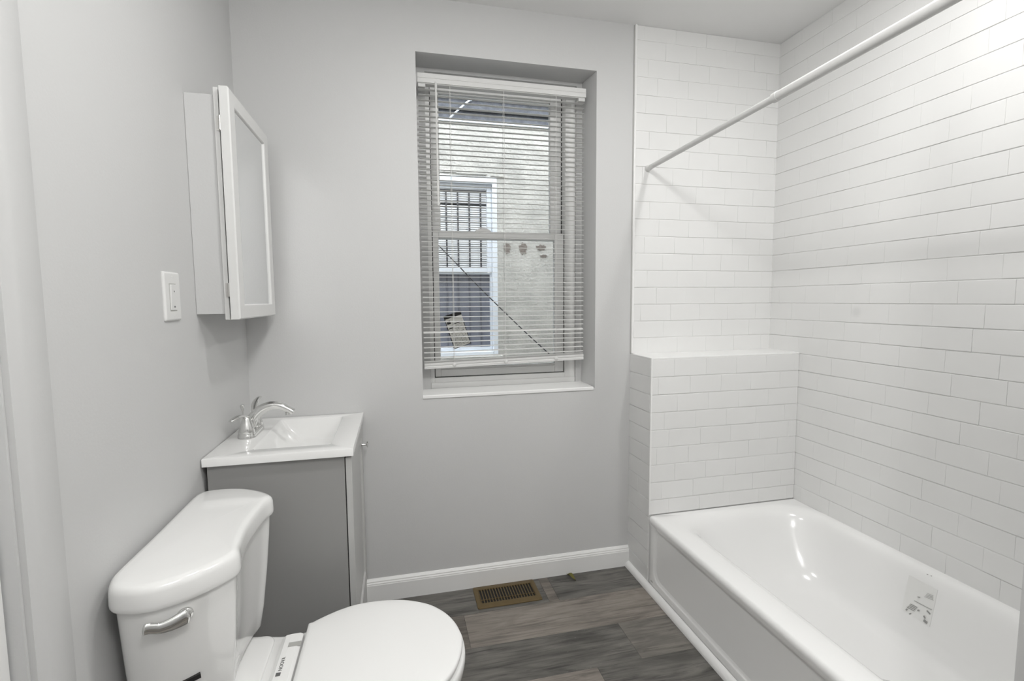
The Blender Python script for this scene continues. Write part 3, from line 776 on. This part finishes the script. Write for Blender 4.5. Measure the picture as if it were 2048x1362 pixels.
bm = bmesh.new(); lathe(bm, [(.0055, 0), (.0045, .004), (.0040, .016), (.0065, .019), (.0125, .021), (.0128, .0235), (.0095, .0255), (0.0, .0262)], (fx1, -.078, .7035), 'x', 24)
obj('knob', bm, M['chrome'], door, smooth=True)
# curved foot rail under the door
bm = bmesh.new()
yy = [fy0+(fy1-fy0)*i/24 for i in range(25)]
def arch(i):
    t = i/24; e = min(t, 1-t)
    return .0005 if e < .10 else .0005+.052*(1-(1-min(1, (e-.10)/.16))**2)
topl = [Vector((fx0, y, .108)) for y in yy]; botl = [Vector((fx0, y, arch(i))) for i, y in enumerate(yy)]
A = [bm.verts.new(p) for p in topl]; B = [bm.verts.new(p) for p in botl]
A2 = [bm.verts.new(p+Vector((fx1-fx0-.003, 0, 0))) for p in topl]; B2 = [bm.verts.new(p+Vector((fx1-fx0-.003, 0, 0))) for p in botl]
for i in range(24):
    for qd in ((A[i], A[i+1], B[i+1], B[i]), (A2[i], B2[i], B2[i+1], A2[i+1]), (A[i], A2[i], A2[i+1], A[i+1]), (B[i], B[i+1], B2[i+1], B2[i])): bm.faces.new(qd)
bm.faces.new((A[0], B[0], B2[0], A2[0])); bm.faces.new((A[24], A2[24], B2[24], B[24]))
obj('foot_rail', bm, M['vdoor'], van)
bm = bmesh.new(); box(bm, .3965, .3992, -.4900, -.018, .10, .785); obj('door_gap_shade', bm, M['gap'], van)  # dark sheet painted as the shade between door and carcass

# sink top with integral basin
sink = thing('sink_top', 'glossy white vanity top with rectangular ramped sink basin', 'sink', (.2, -.25, .8))
VZ = .8185
cx0, cx1, cy0, cy1 = .003, .4245, -.5125, -.003
def RS(x0, x1, y0, y1, r, z, zl=None):
    zl = z if zl is None else zl
    return [Vector((a, b, z+(zl-z)*max(0, min(1, (x1-a)/(x1-x0))))) for a, b in rrect(x0, x1, y0, y1, r, 10, 6)]
rg = [RS(cx0+.01, cx1-.01, cy0+.01, cy1-.01, .002, VZ-.0235), RS(cx0, cx1, cy0, cy1, .002, VZ-.0235), RS(cx0, cx1, cy0, cy1, .002, VZ-.002), RS(cx0+.0005, cx1-.0008, cy0+.0008, cy1-.0005, .002, VZ-.0006), RS(cx0+.002, cx1-.003, cy0+.003, cy1-.002, .002, VZ),
      RS(.118, .352, -.447, -.052, .012, VZ), RS(.122, .3505, -.4455, -.0535, .012, VZ-.001), RS(.126, .3490, -.444, -.055, .012, VZ-.005),
      RS(.140, .344, -.437, -.062, .014, VZ-.030), RS(.180, .335, -.424, -.075, .018, VZ-.080, VZ-.070), RS(.200, .325, -.405, -.095, .022, VZ-.092, VZ-.085), RS(.225, .300, -.33, -.17, .02, VZ-.098)]
bm = bmesh.new(); loft(bm, rg, cap1=True)
R0 = [bm.verts.new(v) for v in RS(cx0+.01, cx1-.01, cy0+.01, cy1-.01, .002, VZ-.022)]
obj('countertop', bm, M['counter'], sink, smooth=True, sharp=38)
bm = bmesh.new(); lathe(bm, [(.021, .002), (.021, .0045), (.016, .0055), (0, .006)], (.262, -.25, VZ-.0995)); obj('drain', bm, M['chrome'], sink, smooth=True)

# faucet
fa = thing('faucet', 'chrome centerset sink faucet with two lever handles and arched spout', 'faucet', (.065, -.24, VZ))
FX, FY = .066, -.24
bm = bmesh.new()
def stad(hl, r, z, n=12): 
    out = []
    for s, a0 in ((1, 0), (-1, 180)):
        out += [Vector((FX+r*math.cos(math.radians(a0+180*i/n)), FY+s*hl+r*math.sin(math.radians(a0+180*i/n)), z)) for i in range(n+1)]
    return out
loft(bm, [stad(.0515, .0285, VZ+.0004), stad(.0515, .0285, VZ+.003), stad(.0515, .0268, VZ+.012), stad(.0515, .0255, VZ+.0145), stad(.0515, .024, VZ+.0155)], cap0=True, cap1=True)
obj('base_plate', bm, M['chrome'], fa, smooth=True, sharp=35)
for s in (-1, 1):
    bm = bmesh.new(); lathe(bm, [(.0262, .004), (.0262, .014), (.0248, .0185), (.0252, .0195), (.022, .034), (.0175, .050), (.0140, .060), (.0128, .066), (.0095, .071), (.004, .0735), (0, .074)], (FX, FY+s*.0515, VZ)); h = obj('handle', bm, M['chrome'], fa, smooth=True, sharp=35)
    p = Vector((FX, FY+s*.0515, VZ+.069))
    if s < 0: pts = [p+Vector((.008, .006, -.002)), p+Vector((0, 0, .003)), p+Vector((-.008, -.016, .008)), p+Vector((-.018, -.036, .009)), p+Vector((-.028, -.054, .004)), p+Vector((-.031, -.060, .002))]
    else: pts = [p+Vector((.004, -.008, -.004)), p+Vector((0, 0, .004)), p+Vector((-.003, .014, .016)), p+Vector((-.002, .032, .030)), p+Vector((.004, .050, .038)), p+Vector((.006, .057, .039))]
    cv = catmull(pts, 5); n = len(cv)
    rad = [.006+.0055*math.sin(math.pi*min(1, .15+.95*i/n)) for i in range(n)]; rad[-1] = .003; rad[0] = .005
    bm = bmesh.new(); tube(bm, cv, rad, 14, flat=[(1.05, .50)]*n); obj('lever', bm, M['chrome'], h, smooth=True)
bm = bmesh.new()
cv = catmull([(FX-.006, FY, VZ+.010), (FX-.002, FY, VZ+.030), (FX+.012, FY, VZ+.060), (FX+.038, FY, VZ+.084), (FX+.070, FY, VZ+.095), (FX+.100, FY, VZ+.090), (FX+.128, FY, VZ+.074), (FX+.139, FY, VZ+.066)], 7)
n = len(cv); rad = [.0215-.0095*min(1, (i/n)*1.25) for i in range(n)]; rad[-1] = .006; rad[-2] = .010
tube(bm, cv, rad, 20); obj('spout', bm, M['chrome'], fa, smooth=True)
bm = bmesh.new(); lathe(bm, [(.0085, .0), (.0105, -.002), (.0105, -.012), (.009, -.0135), (0, -.0135)], (FX+.122, FY, VZ+.072)); obj('aerator', bm, M['chrome'], fa, smooth=True)
bm = bmesh.new(); lathe(bm, [(.0025, .02), (.0025, .082), (.0045, .086), (.0062, .094), (.0075, .099), (.006, .1035), (0, .105)], (FX-.029+.006, FY-.006, VZ)); obj('lift_rod', bm, M['chrome'], fa, smooth=True)

# ================================================================ MEDICINE CABINET
mc = thing('medicine_cabinet', 'white wall-hung medicine cabinet with framed mirror door', 'medicine cabinet', (0, -.28, 1.24))
bm = bmesh.new(); box(bm, .0005, .0775, -.4700, -.085, 1.2385, 1.862); obj('body', bm, M['wall'], mc, bevel=.001)
bm = bmesh.new(); box(bm, .0775, .0905, -.4790, -.075, 1.2215, 1.880); obj('face_frame', bm, M['white'], mc, bevel=.002)
bm = bmesh.new()
MY0, MY1, MZ0, MZ1 = -.4935, -.0635, 1.2225, 1.8795
def RM(i, x, j=None): 
    j = i if j is None else j
    return [Vector((x, a, b)) for a, b in rrect(MY0+i, MY1-i, MZ0+j, MZ1-j, .0006, 2, 1)]
rr = [RM(.052, .100, .042), RM(.0, .0975), RM(0, .1190), RM(.0035, .1225, .0035), RM(.0475, .1225, .0405), RM(.0500, .1205, .043), RM(.0515, .1165, .0445)]
loft(bm, rr, cap0=True)
o = obj('mirror_door', bm, M['white'], mc)
bm = bmesh.new(); loft(bm, [RM(.0505, .1148, .0435), RM(.0505, .1168, .0435)], cap0=True, cap1=True); obj('mirror', bm, M['mirror'], o)
for z in (1.780, 1.309):
    bm = bmesh.new(); tube(bm, [(.0942, -.4865, z-.020), (.0942, -.4865, z+.020)], .0036, 14)
    for k in range(4): tube(bm, [(.0942, -.4865, z-.0185+k*.0095), (.0942, -.4865, z-.0120+k*.0095)], .0043, 14)
    box(bm, .0835, .0935, -.4805, -.4785, z-.02, z+.02); obj('hinge', bm, M['nickel'], mc, smooth=True)

# ================================================================ LIGHT SWITCH
sw = thing('light_switch', 'white wall plate with a narrow rocker switch left of the medicine cabinet', 'light switch', (0, -.632, 1.289))
bm = bmesh.new(); loft(bm, [[Vector((x, a, b)) for a, b in rrect(-.6770+i, -.5865-i, 1.2265+i, 1.3515-i, .003, 2, 3)] for i, x in ((0, .0002), (0, .003), (.003, .006), (.005, .0066))], cap0=True, cap1=True)
obj('wall_plate', bm, M['switch'], sw)
bm = bmesh.new(); box(bm, .0064, .0068, -.6530, -.6140, 1.2510, 1.3220); obj('recess_shade', bm, M['faint'], sw)  # flat grey plate painted as the shade around the rocker
bm = bmesh.new(); loft(bm, [[Vector((x+(b-1.286)*t, a, b)) for a, b in rrect(-.6500+i, -.6165-i, 1.2535+i, 1.3195-i, .002, 2, 2)] for i, x, t in ((0, .0064, 0), (0, .0085, .02), (.001, .0095, .03))], cap0=True, cap1=True)
rk = obj('rocker', bm, M['switch'], sw)
for z in (1.302, 1.2625): obj('indicator', bx(.009, .0107, -.6345, -.6318, z-.002, z+.002), M['ink'], rk)
for z in (1.3385, 1.2395):
    bm = bmesh.new(); lathe(bm, [(.003, 0), (.003, .0008), (.0015, .0011)], (.0064, -.6318, z), 'x', 12); obj('screw', bm, M['switch'], sw)

# ================================================================ FLOOR REGISTER + LEAF
rg_ = thing('floor_register', 'bronze floor vent grille with slotted louvres against the baseboard', 'floor vent', (1.0, -.09, 0))
VX0, VX1, VY0, VY1 = .862, 1.141, -.170, -.0155
sx0, sx1, sy0, sy1 = .883, 1.120, -.139, -.043
bm = bmesh.new()
o1 = [Vector((a, b, z)) for z in (.0005,) for a, b in rrect(VX0, VX1, VY0, VY1, .008, 4, 5)]
rr = [[Vector((a, b, z)) for a, b in rrect(VX0+i, VX1-i, VY0+i, VY1-i, .008, 4, 5)] for i, z in ((0, .0003), (.0005, .003), (.004, .0048))]
rr += [[Vector((a, b, .0048)) for a, b in rrect(sx0, sx1, sy0, sy1, .001, 4, 5)], [Vector((a, b, .0010)) for a, b in rrect(sx0, sx1, sy0, sy1, .001, 4, 5)]]
loft(bm, rr)
obj('frame', bm, M['brass'], rg_, smooth=True, sharp=30)
bm = bmesh.new(); box(bm, sx0, sx1, sy0, sy1, .0003, .0010); obj('duct_shade', bm, M['dark'], rg_)  # near-black sheet stands in for the shade down the duct
for k in range(20):
    x = sx0+.0005+(sx1-sx0-.001)*(k+.0)/19
    bm = bmesh.new(); box(bm, x-.0019, x+.0019, sy0, sy1, .0015, .0048); obj('louvre', bm, M['brass'], rg_)
bm = bmesh.new(); box(bm, sx0, sx1, -.116, -.113, .0011, .0036); obj('crossbar', bm, M['brass'], rg_)

bm = bmesh.new()
L0, L1 = Vector((1.306, -.020, .004)), Vector((1.326, -.074, .003)); d = L1-L0; s = Vector((-d.y, d.x, 0)).normalized()
pr1, pr2 = [], []
for i in range(11):
    t = i/10; wv = .0095*math.sin(math.pi*t)**.8*(1-.25*t)
    c = L0+d*t+Vector((0, 0, .006*math.sin(math.pi*t)+.003*math.sin(6*t)))
    pr1.append((c-s*wv+Vector((0, 0, .004)), c, c+s*wv+Vector((0, 0, .005*math.sin(4*t)+.002))))
top = [[bm.verts.new(p) for p in r] for r in pr1]
bot = [[bm.verts.new(p-Vector((0, 0, .0005))) for p in r] for r in pr1]
for G in (top, bot):
    for a, b in zip(G, G[1:]):
        for j in (0, 1): bm.faces.new((a[j], a[j+1], b[j+1], b[j]))
tube(bm, [L0+Vector((-.004, .012, 0)), L0, L0+d*.5+Vector((0, 0, .006))], .0008, 6)
o = obj('leaf', bm, M['leaf'], smooth=True, sharp=80); tag(o, 'small curled olive-brown dry leaf on the floor at the baseboard', 'leaf')
